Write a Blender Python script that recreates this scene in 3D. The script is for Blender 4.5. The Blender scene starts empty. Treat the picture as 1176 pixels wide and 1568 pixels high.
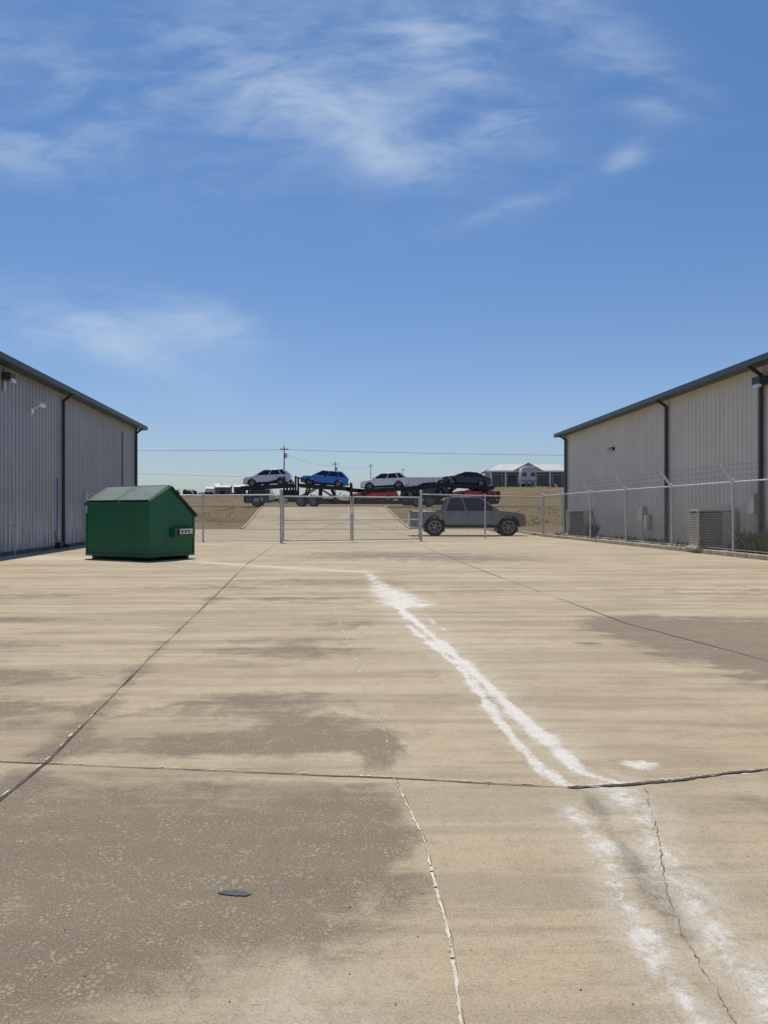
import bpy, math, random
import numpy as np
from mathutils import Vector, Matrix
random.seed(7)
scene=bpy.context.scene
scene.view_settings.view_transform='Standard'
scene.view_settings.look='None'
scene.view_settings.exposure=0
COL=scene.collection

# ---------------------------------------------------------------- materials
def new_mat(name):
    m=bpy.data.materials.new(name); m.use_nodes=True
    nt=m.node_tree; b=nt.nodes['Principled BSDF']
    return m,nt,b
def N(nt,t,**k):
    n=nt.nodes.new(t)
    for a,v in k.items(): setattr(n,a,v)
    return n
def mth(nt,op,a,b=None,c=None,clamp=False):
    n=nt.nodes.new('ShaderNodeMath'); n.operation=op; n.use_clamp=clamp
    for i,x in enumerate((a,b,c)):
        if x is None: continue
        if isinstance(x,(int,float)): n.inputs[i].default_value=x
        else: nt.links.new(x,n.inputs[i])
    return n.outputs[0]
def mixc(nt,f,a,b,bt='MIX'):
    n=nt.nodes.new('ShaderNodeMix'); n.data_type='RGBA'; n.blend_type=bt
    if isinstance(f,(int,float)): n.inputs[0].default_value=f
    else: nt.links.new(f,n.inputs[0])
    for s,x in ((6,a),(7,b)):
        if isinstance(x,(tuple,list)): n.inputs[s].default_value=(*x[:3],1)
        else: nt.links.new(x,n.inputs[s])
    return n.outputs[2]
def smooth(nt,x,lo,hi):
    n=nt.nodes.new('ShaderNodeMapRange'); n.interpolation_type='SMOOTHSTEP'
    nt.links.new(x,n.inputs[0]); n.inputs[1].default_value=lo; n.inputs[2].default_value=hi
    return n.outputs[0]
def noise(nt,vec,scale,detail=4,rough=.55,mapscale=None,rot=None,dist=0):
    if mapscale or rot:
        mp=nt.nodes.new('ShaderNodeMapping')
        if mapscale: mp.inputs['Scale'].default_value=mapscale
        if rot: mp.inputs['Rotation'].default_value=rot
        nt.links.new(vec,mp.inputs[0]); vec=mp.outputs[0]
    n=nt.nodes.new('ShaderNodeTexNoise'); n.inputs['Scale'].default_value=scale
    n.inputs['Detail'].default_value=detail; n.inputs['Roughness'].default_value=rough
    n.inputs['Distortion'].default_value=dist
    nt.links.new(vec,n.inputs['Vector']); return n.outputs['Fac']
def simple(name,col,rough=.6,metal=0,var=.15,scale=6,spec=.5,coat=0,bump=0):
    m,nt,b=new_mat(name)
    tc=N(nt,'ShaderNodeTexCoord').outputs['Object']
    f=noise(nt,tc,scale,4,.6)
    d=tuple(c*(1-var) for c in col); l=tuple(min(1,c*(1+var)) for c in col)
    c=mixc(nt,smooth(nt,f,.3,.7),d,l)
    nt.links.new(c,b.inputs['Base Color'])
    b.inputs['Roughness'].default_value=rough; b.inputs['Metallic'].default_value=metal
    b.inputs['Specular IOR Level'].default_value=spec
    b.inputs['Coat Weight'].default_value=coat; b.inputs['Coat Roughness'].default_value=.05
    if bump:
        bp=N(nt,'ShaderNodeBump'); bp.inputs['Strength'].default_value=bump; bp.inputs['Distance'].default_value=.02
        nt.links.new(f,bp.inputs['Height']); nt.links.new(bp.outputs[0],b.inputs['Normal'])
    return m
GALV=simple('galvanised_steel',(.56,.57,.58),.45,.25,.15,8)
GALVA=simple('galvanised_bright',(.66,.67,.68),.5,.05,.12,8)
TRIM=simple('dark_trim',(.04,.05,.052),.45,0,.15,3)
SPOUT=simple('downspout_bronze',(.045,.042,.045),.5,0,.15,3)
BLACK=simple('black_steel',(.012,.012,.014),.5,.1,.2,4)
RUBBER=simple('tyre_rubber',(.02,.02,.02),.85,0,.2,10)
ALLOY=simple('alloy_rim',(.3,.3,.31),.35,.7,.1,4)
DGLASS=simple('tinted_glass',(.012,.014,.017),.06,0,.1,1,spec=.7)
WHITEP=simple('white_paint',(.82,.83,.84),.3,0,.04,2,coat=.6)
CREAMP=simple('grey_white_paint',(.50,.50,.49),.35,0,.06,2,coat=.4)
BLUEP=simple('blue_paint',(.02,.17,.60),.3,.1,.05,2,coat=.8)
BLACKP=simple('black_paint',(.015,.016,.018),.25,.2,.05,2,coat=.8)
REDP=simple('red_paint',(.62,.014,.018),.3,0,.05,2,coat=.8)
GREYP=simple('grey_paint',(.19,.205,.205),.32,.1,.06,2,coat=.7)
SILVP=simple('silver_paint',(.64,.67,.69),.3,.2,.06,2,coat=.7)
LAMP=simple('headlamp_lens',(.6,.62,.65),.1,0,.05,3)
TAIL=simple('tail_lamp',(.3,.01,.01),.2,0,.05,3)
ACM=simple('ac_casing',(.50,.47,.40),.5,.1,.1,4)
ACF=simple('ac_coil_fins',(.12,.12,.115),.6,.4,.25,30)
WOOD=simple('pole_wood',(.13,.10,.075),.9,0,.2,3)
WIRE=simple('wire_dark',(.04,.04,.045),.6,0,.1,3)
ROOFW=simple('pale_metal_roof',(.42,.42,.41),.5,.1,.08,1)
HWALL=simple('house_wall',(.17,.16,.15),.8,0,.1,2)
CURBM=simple('curb_concrete',(.44,.375,.28),.9,0,.22,5,bump=.3)
RCURB=simple('ramp_curb_concrete',(.38,.32,.23),.9,0,.22,3)
BLUEC=simple('blue_conduit',(.03,.16,.42),.5,0,.1,3)
STICK=simple('sticker_white',(.7,.7,.66),.5,0,.08,20)

# ---------------------------------------------------------------- mesh builder
class B:
    def __init__(s): s.v=[];s.f=[];s.m=[];s.mats=[]
    def mi(s,mat):
        if mat not in s.mats: s.mats.append(mat)
        return s.mats.index(mat)
    def add(s,vs,fs,mat,M=None):
        o=len(s.v)
        for p in vs:
            p=Vector(p)
            if M is not None: p=M@p
            s.v.append(tuple(p))
        k=s.mi(mat)
        for f in fs: s.f.append(tuple(i+o for i in f)); s.m.append(k)
    def box(s,c,d,mat,M=None,rot=None):
        hx,hy,hz=d[0]/2,d[1]/2,d[2]/2
        vs=[Vector((x*hx,y*hy,z*hz)) for z in(-1,1) for y in(-1,1) for x in(-1,1)]
        if rot is not None: vs=[rot@p for p in vs]
        vs=[p+Vector(c) for p in vs]
        s.add(vs,[(0,2,3,1),(4,5,7,6),(0,1,5,4),(2,6,7,3),(0,4,6,2),(1,3,7,5)],mat,M)
    def beam(s,p,q,w,h,mat,M=None):
        p=Vector(p);q=Vector(q);d=q-p;L=d.length
        r=d.to_track_quat('X','Z').to_matrix()
        s.box((p+q)/2,(L,w,h),mat,M,r)
    def tube(s,p,q,r,mat,n=8,r2=None,M=None,cap=True):
        p=Vector(p);q=Vector(q);d=(q-p).normalized()
        a=d.orthogonal().normalized();b=d.cross(a)
        if r2 is None:r2=r
        vs=[];
        for c,rr in((p,r),(q,r2)):
            for i in range(n):
                t=2*math.pi*i/n; vs.append(c+a*math.cos(t)*rr+b*math.sin(t)*rr)
        fs=[(i,(i+1)%n,n+(i+1)%n,n+i) for i in range(n)]
        if cap: fs+= [tuple(range(n-1,-1,-1)),tuple(range(n,2*n))]
        s.add(vs,fs,mat,M)
    def hexa(s,vs,mat,M=None):
        s.add(vs,[(0,3,2,1),(4,5,6,7),(0,1,5,4),(1,2,6,5),(2,3,7,6),(3,0,4,7)],mat,M)
    def prism(s,out,wf,mat,M=None):
        n=len(out)
        vs=[(x,-wf(x,z),z) for x,z in out]+[(x,wf(x,z),z) for x,z in out]
        fs=[tuple(range(n)),tuple(range(2*n-1,n-1,-1))]
        fs+=[(i,n+i,n+(i+1)%n,(i+1)%n) for i in range(n)]
        s.add(vs,fs,mat,M)
    def lathe_y(s,prof,c,mat,n=24,M=None):
        vs=[];k=len(prof)
        for i in range(n):
            t=2*math.pi*i/n
            for r,y in prof: vs.append((c[0]+r*math.cos(t),c[1]+y,c[2]+r*math.sin(t)))
        fs=[]
        for i in range(n):
            j=(i+1)%n
            for a in range(k-1): fs.append((i*k+a,i*k+a+1,j*k+a+1,j*k+a))
        s.add(vs,fs,mat,M)
    def make(s,name,parent=None,loc=(0,0,0),rot=(0,0,0),bevel=0,smooth_=False):
        me=bpy.data.meshes.new(name); me.from_pydata(s.v,[],s.f)
        for m in s.mats: me.materials.append(m)
        me.polygons.foreach_set('material_index',s.m)
        me.validate(); 
        ob=bpy.data.objects.new(name,me); COL.objects.link(ob)
        import bmesh
        bm=bmesh.new(); bm.from_mesh(me); bmesh.ops.recalc_face_normals(bm,faces=bm.faces); bm.to_mesh(me); bm.free()
        ob.location=loc; ob.rotation_euler=rot
        if parent: ob.parent=parent
        if bevel:
            md=ob.modifiers.new('bevel','BEVEL'); md.width=bevel; md.segments=2; md.limit_method='ANGLE'; md.angle_limit=math.radians(35)
        if smooth_:
            for p in me.polygons: p.use_smooth=True
            me.set_sharp_from_angle(angle=math.radians(38))
        return ob
def empty(name,loc=(0,0,0),rot=(0,0,0)):
    e=bpy.data.objects.new(name,None); COL.objects.link(e); e.location=loc; e.rotation_euler=rot; e.empty_display_size=.3
    return e
def ss(a,b,x):
    t=np.clip((x-a)/(b-a),0,1); return t*t*(3-2*t)

# ---------------------------------------------------------------- terrain
def Hf(x,y):
    x=np.asarray(x,float);y=np.asarray(y,float)
    t=np.clip((y-60)/13.5,0,1)
    base=1.86*(.35*t*t*(3-2*t)+.65*t)
    top=(1.95+1.35*ss(2,20,x))*ss(86,118,y)
    n=.05*np.sin(x*.31+1.3)*np.sin(y*.23)+.03*np.sin(x*.9+y*.7)
    return base+top+n*ss(60,75,y)*(1-ss(70,73,y)*(1-ss(85,90,y)))
def grid(name,xs,ys,zf,mat,attrs=None,drop=None):
    X,Y=np.meshgrid(xs,ys); Z=zf(X,Y)
    co=np.stack([X,Y,Z],-1).reshape(-1,3).astype(np.float32)
    nx,ny=len(xs),len(ys)
    i,j=np.meshgrid(np.arange(nx-1),np.arange(ny-1))
    if drop is not None:
        cx=(X[:-1,:-1]+X[1:,1:])/2; cy=(Y[:-1,:-1]+Y[1:,1:])/2
        k=~drop(cx,cy); i=i[k]; j=j[k]
    a=(j*nx+i).ravel()
    F=np.stack([a,a+1,a+nx+1,a+nx],-1).astype(np.int32)
    me=bpy.data.meshes.new(name)
    me.vertices.add(len(co)); me.vertices.foreach_set('co',co.ravel())
    me.loops.add(F.size); me.loops.foreach_set('vertex_index',F.ravel())
    me.polygons.add(len(F)); me.polygons.foreach_set('loop_start',np.arange(0,F.size,4,dtype=np.int32))
    me.update(calc_edges=True); me.validate()
    me.materials.append(mat)
    if attrs:
        for k,v in attrs.items():
            at=me.attributes.new(k,'FLOAT','POINT'); at.data.foreach_set('value',v(X,Y).ravel().astype(np.float32))
    me.polygons.foreach_set('use_smooth',[True]*len(me.polygons))
    ob=bpy.data.objects.new(name,me); COL.objects.link(ob); return ob

# dry grass
m,nt,b=new_mat('dry_grass')
tc=N(nt,'ShaderNodeTexCoord').outputs['Object']
f1=noise(nt,tc,.10,5,.6,mapscale=(1,2.2,1)); f2=noise(nt,tc,5,5,.75); f3=noise(nt,tc,.5,4,.6,mapscale=(.2,1.4,1))
c=mixc(nt,smooth(nt,f1,.35,.65),(.165,.122,.068),(.215,.165,.092))
c=mixc(nt,mth(nt,'MULTIPLY',smooth(nt,f2,.4,.75),.5),c,(.11,.085,.048))
c=mixc(nt,mth(nt,'MULTIPLY',smooth(nt,f3,.48,.68),.55),c,(.10,.085,.045))
nt.links.new(c,b.inputs['Base Color']); b.inputs['Roughness'].default_value=1; b.inputs['Specular IOR Level'].default_value=.1
bp=N(nt,'ShaderNodeBump'); bp.inputs['Strength'].default_value=.5; bp.inputs['Distance'].default_value=.08
nt.links.new(f2,bp.inputs['Height']); nt.links.new(bp.outputs[0],b.inputs['Normal'])
GRASS=m
xs=np.concatenate([[-3000,-1200,-500,-250],np.arange(-150,151,3.0),[250,500,1200,3000]])
ys=np.concatenate([[-300,-100,-40,0,30,50,56],np.arange(59,125,1.5),[130,140,160,200,260,400,800,1600,3200]])
grid('ground',xs,ys,lambda X,Y:Hf(X,Y)-.02,GRASS)

# ---------------------------------------------------------------- concrete
def pdist(X,Y,pts):
    d=np.full(X.shape,1e9)
    for (x0,y0),(x1,y1) in zip(pts[:-1],pts[1:]):
        dx,dy=x1-x0,y1-y0; t=np.clip(((X-x0)*dx+(Y-y0)*dy)/(dx*dx+dy*dy),0,1)
        d=np.minimum(d,np.hypot(X-x0-t*dx,Y-y0-t*dy))
    return d
SA=[(.16,11.4),(.27,10.3),(.41,9.3),(.565,8.1),(.69,6.96),(.81,6.08),(.885,5.15),(.98,4.4),(1.03,3.98),(1.175,3.82)]
SB=[(.29,9.1),(.48,7.9),(.66,6.6),(.715,5.75),(.735,5.0),(.79,4.4),(.82,4.06),(.90,3.79)]
SC=[(.855,3.5),(.875,3.08),(.83,2.62),(.82,2.31),(.83,2.0),(.8,1.2)]
SD=[(1.13,3.7),(1.15,3.41),(1.08,2.96),(1.06,2.58),(1.06,2.35),(1.08,2.1),(1.05,1.2)]
WASH=[(-.33,16.8),(-.15,14.8),(.05,13.2),(.22,12.1),(.36,11.2)]
PAD=[(-13,24.2),(-9,22.6),(-5.1,20.9),(-3.4,19.4),(-.4,17.3)]
def wob(X,Y,s): return 1+.35*np.sin(Y*s+np.sin(Y*s*.43)*2)+.2*np.sin(Y*s*2.7+1)
def a_white(X,Y):
    g=lambda d,w:np.exp(-(d/w)**2)
    v=g(pdist(X,Y,SA),(.034+.0062*Y)*wob(X,Y,4.1))*1.0
    v=np.maximum(v,g(pdist(X,Y,SB),(.038+.003*Y)*wob(X,Y,5.3))*.92)
    wd=pdist(X,Y,WASH); v=np.maximum(v,g(wd,.18+.30*ss(16,12,Y))*(.66+.26*ss(15,12,Y)))
    v=np.maximum(v,g(pdist(X,Y,PAD[2:]),.17)*.62)
    v=np.maximum(v,g(pdist(X,Y,[(.9,3.77),(1.2,3.82),(1.9,3.98)]),.024)*.8)
    v=np.maximum(v,np.exp(-((X-1.37)/.13)**2-((Y-4.1)/.10)**2)*.85)
    v=np.maximum(v,g(pdist(X,Y,[(.54,10.3),(.62,9.2),(.75,8.5)]),.06)*.5)
    v=np.maximum(v,g(pdist(X,Y,SC),.065*wob(X,Y,6))*.58)
    v=np.maximum(v,g(pdist(X,Y,SD),.10*wob(X,Y,5))*.58)
    return v
def a_pale(X,Y):
    g=lambda d,w:np.exp(-(d/w)**2)
    v=g(pdist(X,Y,PAD),.36)*1.0
    v=np.maximum(v,np.exp(-((X+9.6)/1.6)**4-((Y-22.2)/.9)**4))
    v=np.maximum(v,g(pdist(X,Y,SC),.10)*.75)
    v=np.maximum(v,g(pdist(X,Y,SD),.16)*.75)
    v=np.maximum(v,np.exp(-((X+.25)/.3)**2-((Y-2.05)/.25)**2)*.4)
    v=np.maximum(v,g(pdist(X,Y,SA),.11+.015*Y)*.6)
    return v
ST=[(-.75,3.1,.80,.62,.85),(-.15,3.3,.30,.5,.75),(-.35,2.55,.35,.28,.6),(-1.7,2.9,.9,.9,.65),(-1.0,2.2,.5,.5,.5),(-2.3,3.6,.8,.4,.45),
    (-.95,4.45,.9,.26,.95),(-.02,4.4,.11,.32,1.0),(-.95,5.4,.75,.5,.75),
    (-.45,4.8,.45,.35,.7),(-2.9,5.2,.9,.45,1.0),(-3.4,6.3,1.0,.35,.9),(-.9,7.6,.9,.9,.65),(-.5,9.3,.7,.6,.55),(-4.5,7.8,1.3,.35,.75),(-5.2,9.6,1.6,.35,.7),
    (3.7,7.1,.95,1.9,.95),(3.0,8.9,.6,1.2,.85),(4.9,6.0,1.3,1.3,.95),(4.6,8.8,1.8,1.3,.7),(1.0,6.0,.12,1.2,.35),(.45,6.5,.2,1.6,.4),
    (-1.6,11.9,1.6,.45,.75),(.1,24,4,3,.7),(-6,12.5,2,.5,.6),(-3.4,13.8,2,.4,.5),(2.1,7.9,.15,.12,.7),(2.6,7.3,.12,.1,.6),
    (-1.8,15,2.2,1.1,.5),(3.5,22,3,2,.4),(1.3,13,1.2,1.0,.35),(2.3,4.7,.5,.25,.4),(2.2,3.3,.6,.35,.35),
    (.955,2.85,.045,.5,1.1),(.98,3.55,.06,.18,.8),(1.75,3.6,.3,.3,.35),(6.5,13,3,1.2,.5),(.35,14.3,.9,.7,.3)]
CJ=[(1.5,.2),(2.025,.205),(2.42,.207),(3.137,.165),(3.9,.05)]
def a_dark(X,Y):
    v=np.zeros(X.shape)
    for cx,cy,sx,sy,a in ST: v+=a*np.exp(-((X-cx)/sx)**2-((Y-cy)/sy)**2)
    jx=np.interp(Y,[p[0] for p in CJ],[p[1] for p in CJ])
    k=ss(-.03,.03,X-jx+.02*np.sin(Y*17))*(Y<3.9)*(X<.7); v*=1-.8*k
    jy=np.interp(X,[-12,-1.79,.056,.9],[5.33,4.11,3.89,3.755])
    v*=1-.6*((Y<jy)&(Y>jy-.08)&(X<.9))*1.0
    v+=.40*np.exp(-(pdist(X,Y,[(-1.75,2),(-1.82,4.17),(-2.15,6.96),(-2.72,12.4)])/.12)**2)
    return np.clip(v,0,1.2)
def concrete(name,detail=True):
    m,nt,b=new_mat(name)
    tc=N(nt,'ShaderNodeTexCoord').outputs['Object']
    rot=(0,0,math.radians(-5))
    big=noise(nt,tc,.35,4,.6,dist=.3)
    med=noise(nt,tc,1.5,8,.72,dist=.4)
    st=noise(nt,tc,1.0,7,.70,mapscale=(.25,2.1,1),rot=rot)
    st2=noise(nt,tc,1.0,5,.64,mapscale=(.11,.8,1),rot=rot)
    fine=noise(nt,tc,32,6,.82); grit=noise(nt,tc,130,2,.7); mott=noise(nt,tc,9,6,.75)
    c=mixc(nt,smooth(nt,big,.32,.68),(.410,.325,.208),(.480,.392,.260))
    c=mixc(nt,mth(nt,'MULTIPLY',smooth(nt,med,.48,.62),.36),c,(.31,.243,.160))
    f=mth(nt,'MULTIPLY',smooth(nt,st,.49,.58),.48); c=mixc(nt,f,c,(.26,.208,.145))
    f=mth(nt,'MULTIPLY',smooth(nt,st2,.5,.58),.45); c=mixc(nt,f,c,(.27,.217,.153))
    f=mth(nt,'MULTIPLY',smooth(nt,st,.47,.36),.35); c=mixc(nt,f,c,(.54,.455,.32))
    if detail:
        D=N(nt,'ShaderNodeAttribute',attribute_name='dark').outputs['Fac']
        Wh=N(nt,'ShaderNodeAttribute',attribute_name='white').outputs['Fac']
        Pa=N(nt,'ShaderNodeAttribute',attribute_name='pale').outputs['Fac']
        mm=noise(nt,tc,3.0,9,.74,dist=.6)
        mix_=mth(nt,'ADD',mth(nt,'MULTIPLY',mm,.6),mth(nt,'MULTIPLY',st,.4))
        dm=mth(nt,'ADD',D,mth(nt,'MULTIPLY',mth(nt,'SUBTRACT',mix_,.5),2.9))
        dm=smooth(nt,dm,.25,.80); dm=mth(nt,'MULTIPLY',dm,smooth(nt,D,.02,.28))
        c=mixc(nt,mth(nt,'MULTIPLY',dm,.82),c,(.160,.128,.090))
        vo=N(nt,'ShaderNodeTexVoronoi'); vo.inputs['Scale'].default_value=55; nt.links.new(tc,vo.inputs['Vector'])
        peb=smooth(nt,vo.outputs['Distance'],.48,.25)
        sel=smooth(nt,noise(nt,tc,8,6,.78),.46,.60)
        peb=mth(nt,'MULTIPLY',mth(nt,'MULTIPLY',peb,sel),mth(nt,'ADD',.08,mth(nt,'MULTIPLY',dm,.5)))
        c=mixc(nt,peb,c,(.46,.39,.285))
        pn=noise(nt,tc,6,8,.78,dist=.6)
        pm=mth(nt,'MULTIPLY',Pa,mth(nt,'ADD',.15,mth(nt,'MULTIPLY',smooth(nt,pn,.40,.58),.65)))
        c=mixc(nt,pm,c,(.60,.55,.47))
        wn=noise(nt,tc,13,9,.84,dist=.8); wl=noise(nt,tc,3.0,4,.65)
        wa=mth(nt,'MULTIPLY',mth(nt,'SUBTRACT',mth(nt,'ADD',mth(nt,'MULTIPLY',wn,.6),mth(nt,'MULTIPLY',wl,.4)),.5),3.4)
        wf=smooth(nt,mth(nt,'ADD',Wh,wa),.34,.92)
        wf=mth(nt,'MULTIPLY',wf,smooth(nt,Wh,.06,.5))
        c=mixc(nt,mth(nt,'MULTIPLY',wf,.88),c,(.70,.67,.61))
    c=mixc(nt,mth(nt,'MULTIPLY',smooth(nt,mott,.5,.68),.25),c,(.22,.172,.115))
    c=mixc(nt,mth(nt,'MULTIPLY',smooth(nt,fine,.49,.68),.45),c,(.21,.165,.112))
    c=mixc(nt,mth(nt,'MULTIPLY',smooth(nt,grit,.52,.70),.42),c,(.62,.53,.39))
    c=mixc(nt,mth(nt,'MULTIPLY',smooth(nt,grit,.46,.30),.5),c,(.16,.12,.08))
    nt.links.new(c,b.inputs['Base Color']); b.inputs['Roughness'].default_value=.92; b.inputs['Specular IOR Level'].default_value=.25
    bp=N(nt,'ShaderNodeBump'); bp.inputs['Strength'].default_value=.75; bp.inputs['Distance'].default_value=.01
    hh=mth(nt,'ADD',fine,mth(nt,'MULTIPLY',grit,.4)); nt.links.new(hh,bp.inputs['Height']); nt.links.new(bp.outputs[0],b.inputs['Normal'])
    return m
CONC=concrete('weathered_concrete'); CONC2=concrete('ramp_concrete',False)
xs=np.concatenate([np.arange(-60,-13,2.0),np.arange(-13,-2.2,.08),np.arange(-2.2,2.4,.03),np.arange(2.4,13,.08),np.arange(13,61,2.0)])
ysl=[-30,-15,-6,-2,.5,1.2]; y=1.5
while y<60.0: ysl.append(y); y+=max(.025,.008*y)
ysl.append(60.0)
lot=grid('concrete_lot',xs,np.array(ysl),lambda X,Y:X*0,CONC,{'white':a_white,'pale':a_pale,'dark':a_dark},
     drop=lambda x,y:(y>50)&((x>7.5)|(x<-26)))
# ramp
xr=np.linspace(0,1,20); yr=np.arange(59.6,74.4,.5)
vs=[];fs=[]
for y in yr:
    t=(y-59.6)/14.6
    xl=-11.0-.5*t; xh=2.0-2.2*t
    for u in xr:
        x=xl+(xh-xl)*u; vs.append((x,y,float(Hf(x,y))+.025))
for j in range(len(yr)-1):
    for i in range(19): a=j*20+i; fs.append((a,a+1,a+21,a+20))
rb=B(); rb.add(vs,fs,CONC2); rb.make('driveway_ramp')
cb=B()
for side in(0,1):
    for j in range(len(yr)-1):
        p=[]
        for y in(yr[j],yr[j+1]):
            t=(y-59.6)/14.6; x=(-11.0-.5*t-.08) if side==0 else (2.0-2.2*t+.08)
            p.append((x,y,float(Hf(x,y))+.04))
        cb.beam(p[0],p[1],.14,.14,RCURB)
cb.make('ramp_curb')
ROADM=simple('road_surface',(.17,.16,.145),.9,0,.15,1.5)
grid('road',np.arange(-150,151,3.0),np.array([74.4,78,82,86.]),lambda X,Y:Hf(X,Y)+.02,ROADM)

# joints and cracks
JD=simple('joint_sealant_dark',(.075,.058,.042),.9,0,.45,6)
JL=simple('joint_filler_pale',(.54,.48,.385),.9,0,.25,8)
CRK=simple('crack_shadow',(.085,.064,.045),1,0,.4,8)
HAIR=simple('hairline_shadow',(.19,.15,.105),1,0,.35,10)
def strip(name,pts,w,mat,jit=0.0,z=.004,gaps=0,step=.06,parent=lot,wj=.5):
    P=[]
    for (x0,y0),(x1,y1) in zip(pts[:-1],pts[1:]):
        L=math.hypot(x1-x0,y1-y0); st=step*max(1,min(y0,y1)*.25); n=max(1,int(L/st))
        for i in range(n): t=i/n; P.append((x0+(x1-x0)*t,y0+(y1-y0)*t))
    P.append(pts[-1]); 
    vs=[];fs=[];o=0.0
    ww=1
    for i,(x,y) in enumerate(P):
        a=P[max(0,i-1)];c=P[min(len(P)-1,i+1)];dx,dy=c[0]-a[0],c[1]-a[1];l=math.hypot(dx,dy) or 1
        nx,ny=-dy/l,dx/l
        o=o*.8+random.uniform(-jit,jit); ww=max(.25,min(1.6,ww+random.uniform(-wj,wj)*.6))
        h=w*ww/2
        vs+=[(x+nx*(o-h),y+ny*(o-h),z),(x+nx*(o+h),y+ny*(o+h),z)]
        if i and random.random()>=gaps: fs.append((2*i-2,2*i,2*i+1,2*i-1))
    q=B(); q.add(vs,fs,mat); return q.make(name,parent)
strip('expansion_joint',[(-12,5.33),(-1.79,4.11),(.056,3.89),(.9,3.755)],.007,JD,.003,wj=.8)
strip('expansion_joint_edge',[(-1.79,4.13),(.056,3.908),(.9,3.773)],.007,JL,.005,gaps=.7,step=.018,wj=1)
strip('transverse_crack',[(.9,3.755),(1.02,3.77),(1.2,3.80),(1.5,3.87),(2.01,4.02),(3.2,4.2),(8,4.9)],.016,CRK,.007,z=.006,wj=1,step=.03)
strip('transverse_crack_spall',[(.9,3.78),(1.2,3.825),(1.5,3.895),(2.01,4.04)],.014,JL,.006,z=.005,wj=1,step=.018,gaps=.6)
strip('long_joint',[(-1.7,.5),(-1.75,2),(-1.818,4.167),(-2.149,6.96),(-2.72,12.4),(-3.6,20.35),(-4.59,33.1),(-6.2,48)],.013,JD,.003,wj=.8)
strip('long_joint_edge',[(-1.80,3.4),(-1.835,4.167),(-2.0,5.6)],.008,JL,.004,gaps=.6)
strip('long_joint_right',[(4.1,.5),(3.48,6.96),(2.94,9.28),(2.37,16.2),(1.55,29.4),(.8,40)],.013,JD,.003,wj=.6)
strip('centre_joint',[(.2,1.5),(.205,2.025),(.207,2.42),(.165,3.137),(.05,3.9)],.008,JL,.002,gaps=.04,step=.012,wj=1)
strip('centre_joint_crack',[(.209,1.5),(.214,2.025),(.216,2.42),(.173,3.137),(.058,3.9)],.0022,HAIR,.001,gaps=.3,z=.006)
strip('centre_joint_far',[(.05,3.95),(.008,4.6),(-.13,5.8),(-.257,7.0),(-.7,10.8)],.006,JL,.004,gaps=.5,step=.02,wj=1)
strip('hairline_crack',[(1.27,3.76),(1.2,3.4),(1.126,3.14),(1.05,2.9),(.99,2.71),(.985,2.6),(.955,2.42),(.937,2.217),(.925,2.0),(.96,1.3)],.003,HAIR,.008,step=.014,wj=1,gaps=.08)
strip('cross_joint',[(-12.5,9.9),(-2.45,8.7)],.006,JD,.003,gaps=.4)
strip('cross_joint_mid',[(-4.4,27.5),(1.6,27.0),(9,27.2)],.03,JD,.004)
strip('cross_joint_near_pad',[(-3.6,18.7),(2.2,17.2),(9.5,17.4)],.012,JD,.003,gaps=.3)
q=B(); vs=[(-.526,2.714,.005)]
for i in range(22):
    t=2*math.pi*i/22; r=1+random.uniform(-.2,.2)+.3*(abs(math.cos(t))**8)
    vs.append((-.526+.046*r*math.cos(t),2.714+.018*r*math.sin(t)-.006*math.cos(t),.004))
q.add(vs,[(0,i+1,(i+1)%22+1) for i in range(22)],simple('tar',(.045,.05,.052),.6)); q.make('tar_patch')
q=B(); PM=simple('pebble',(.13,.10,.07),.9,0,.4,30)
for i in range(160):
    y=1.8+5.5*random.random()**1.5; x=random.uniform(-.62,.62)*y; r=random.uniform(.0015,.004)
    vs=[(x+r*random.uniform(.7,1.3)*a,y+r*random.uniform(.7,1.3)*b2,r*c2*.8+.002) for a,b2,c2 in((1,0,0),(0,1,0),(-1,0,0),(0,-1,0),(0,0,1))]
    q.add(vs,[(0,1,4),(1,2,4),(2,3,4),(3,0,4)],PM)
q.make('loose_gravel')

# ---------------------------------------------------------------- warehouses
def wallmat(name,c1,c2,rough,dirt,low_sheen_dirt,lowa):
    m,nt,b=new_mat(name)
    tc=N(nt,'ShaderNodeTexCoord').outputs['Object']
    f=noise(nt,tc,.5,4,.6); v=noise(nt,tc,1,4,.6,mapscale=(3.2,3.2,.12)); v2=noise(nt,tc,1,4,.7,mapscale=(5,5,.35))
    c=mixc(nt,smooth(nt,f,.3,.7),c1,c2)
    c=mixc(nt,mth(nt,'MULTIPLY',smooth(nt,v,.45,.7),.22),c,dirt)
    sep=N(nt,'ShaderNodeSeparateXYZ'); nt.links.new(tc,sep.inputs[0])
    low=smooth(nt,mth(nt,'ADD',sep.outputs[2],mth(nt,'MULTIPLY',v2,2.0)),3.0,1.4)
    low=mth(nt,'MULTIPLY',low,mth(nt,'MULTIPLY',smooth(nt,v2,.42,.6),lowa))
    c=mixc(nt,low,c,low_sheen_dirt)  # low streaks: painted ground reflection on the left wall, dirt on the right
    nt.links.new(c,b.inputs['Base Color']); b.inputs['Roughness'].default_value=rough
    b.inputs['Specular IOR Level'].default_value=.5
    return m
WL=wallmat('grey_metal_siding',(.33,.335,.355),(.38,.385,.405),.4,(.26,.26,.26),(.70,.70,.69),.85)  # pale low streaks are light bounced off the ground, put into the colour
WR=wallmat('tan_metal_siding',(.60,.55,.46),(.67,.615,.52),.55,(.50,.45,.37),(.44,.38,.30),.4)
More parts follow.
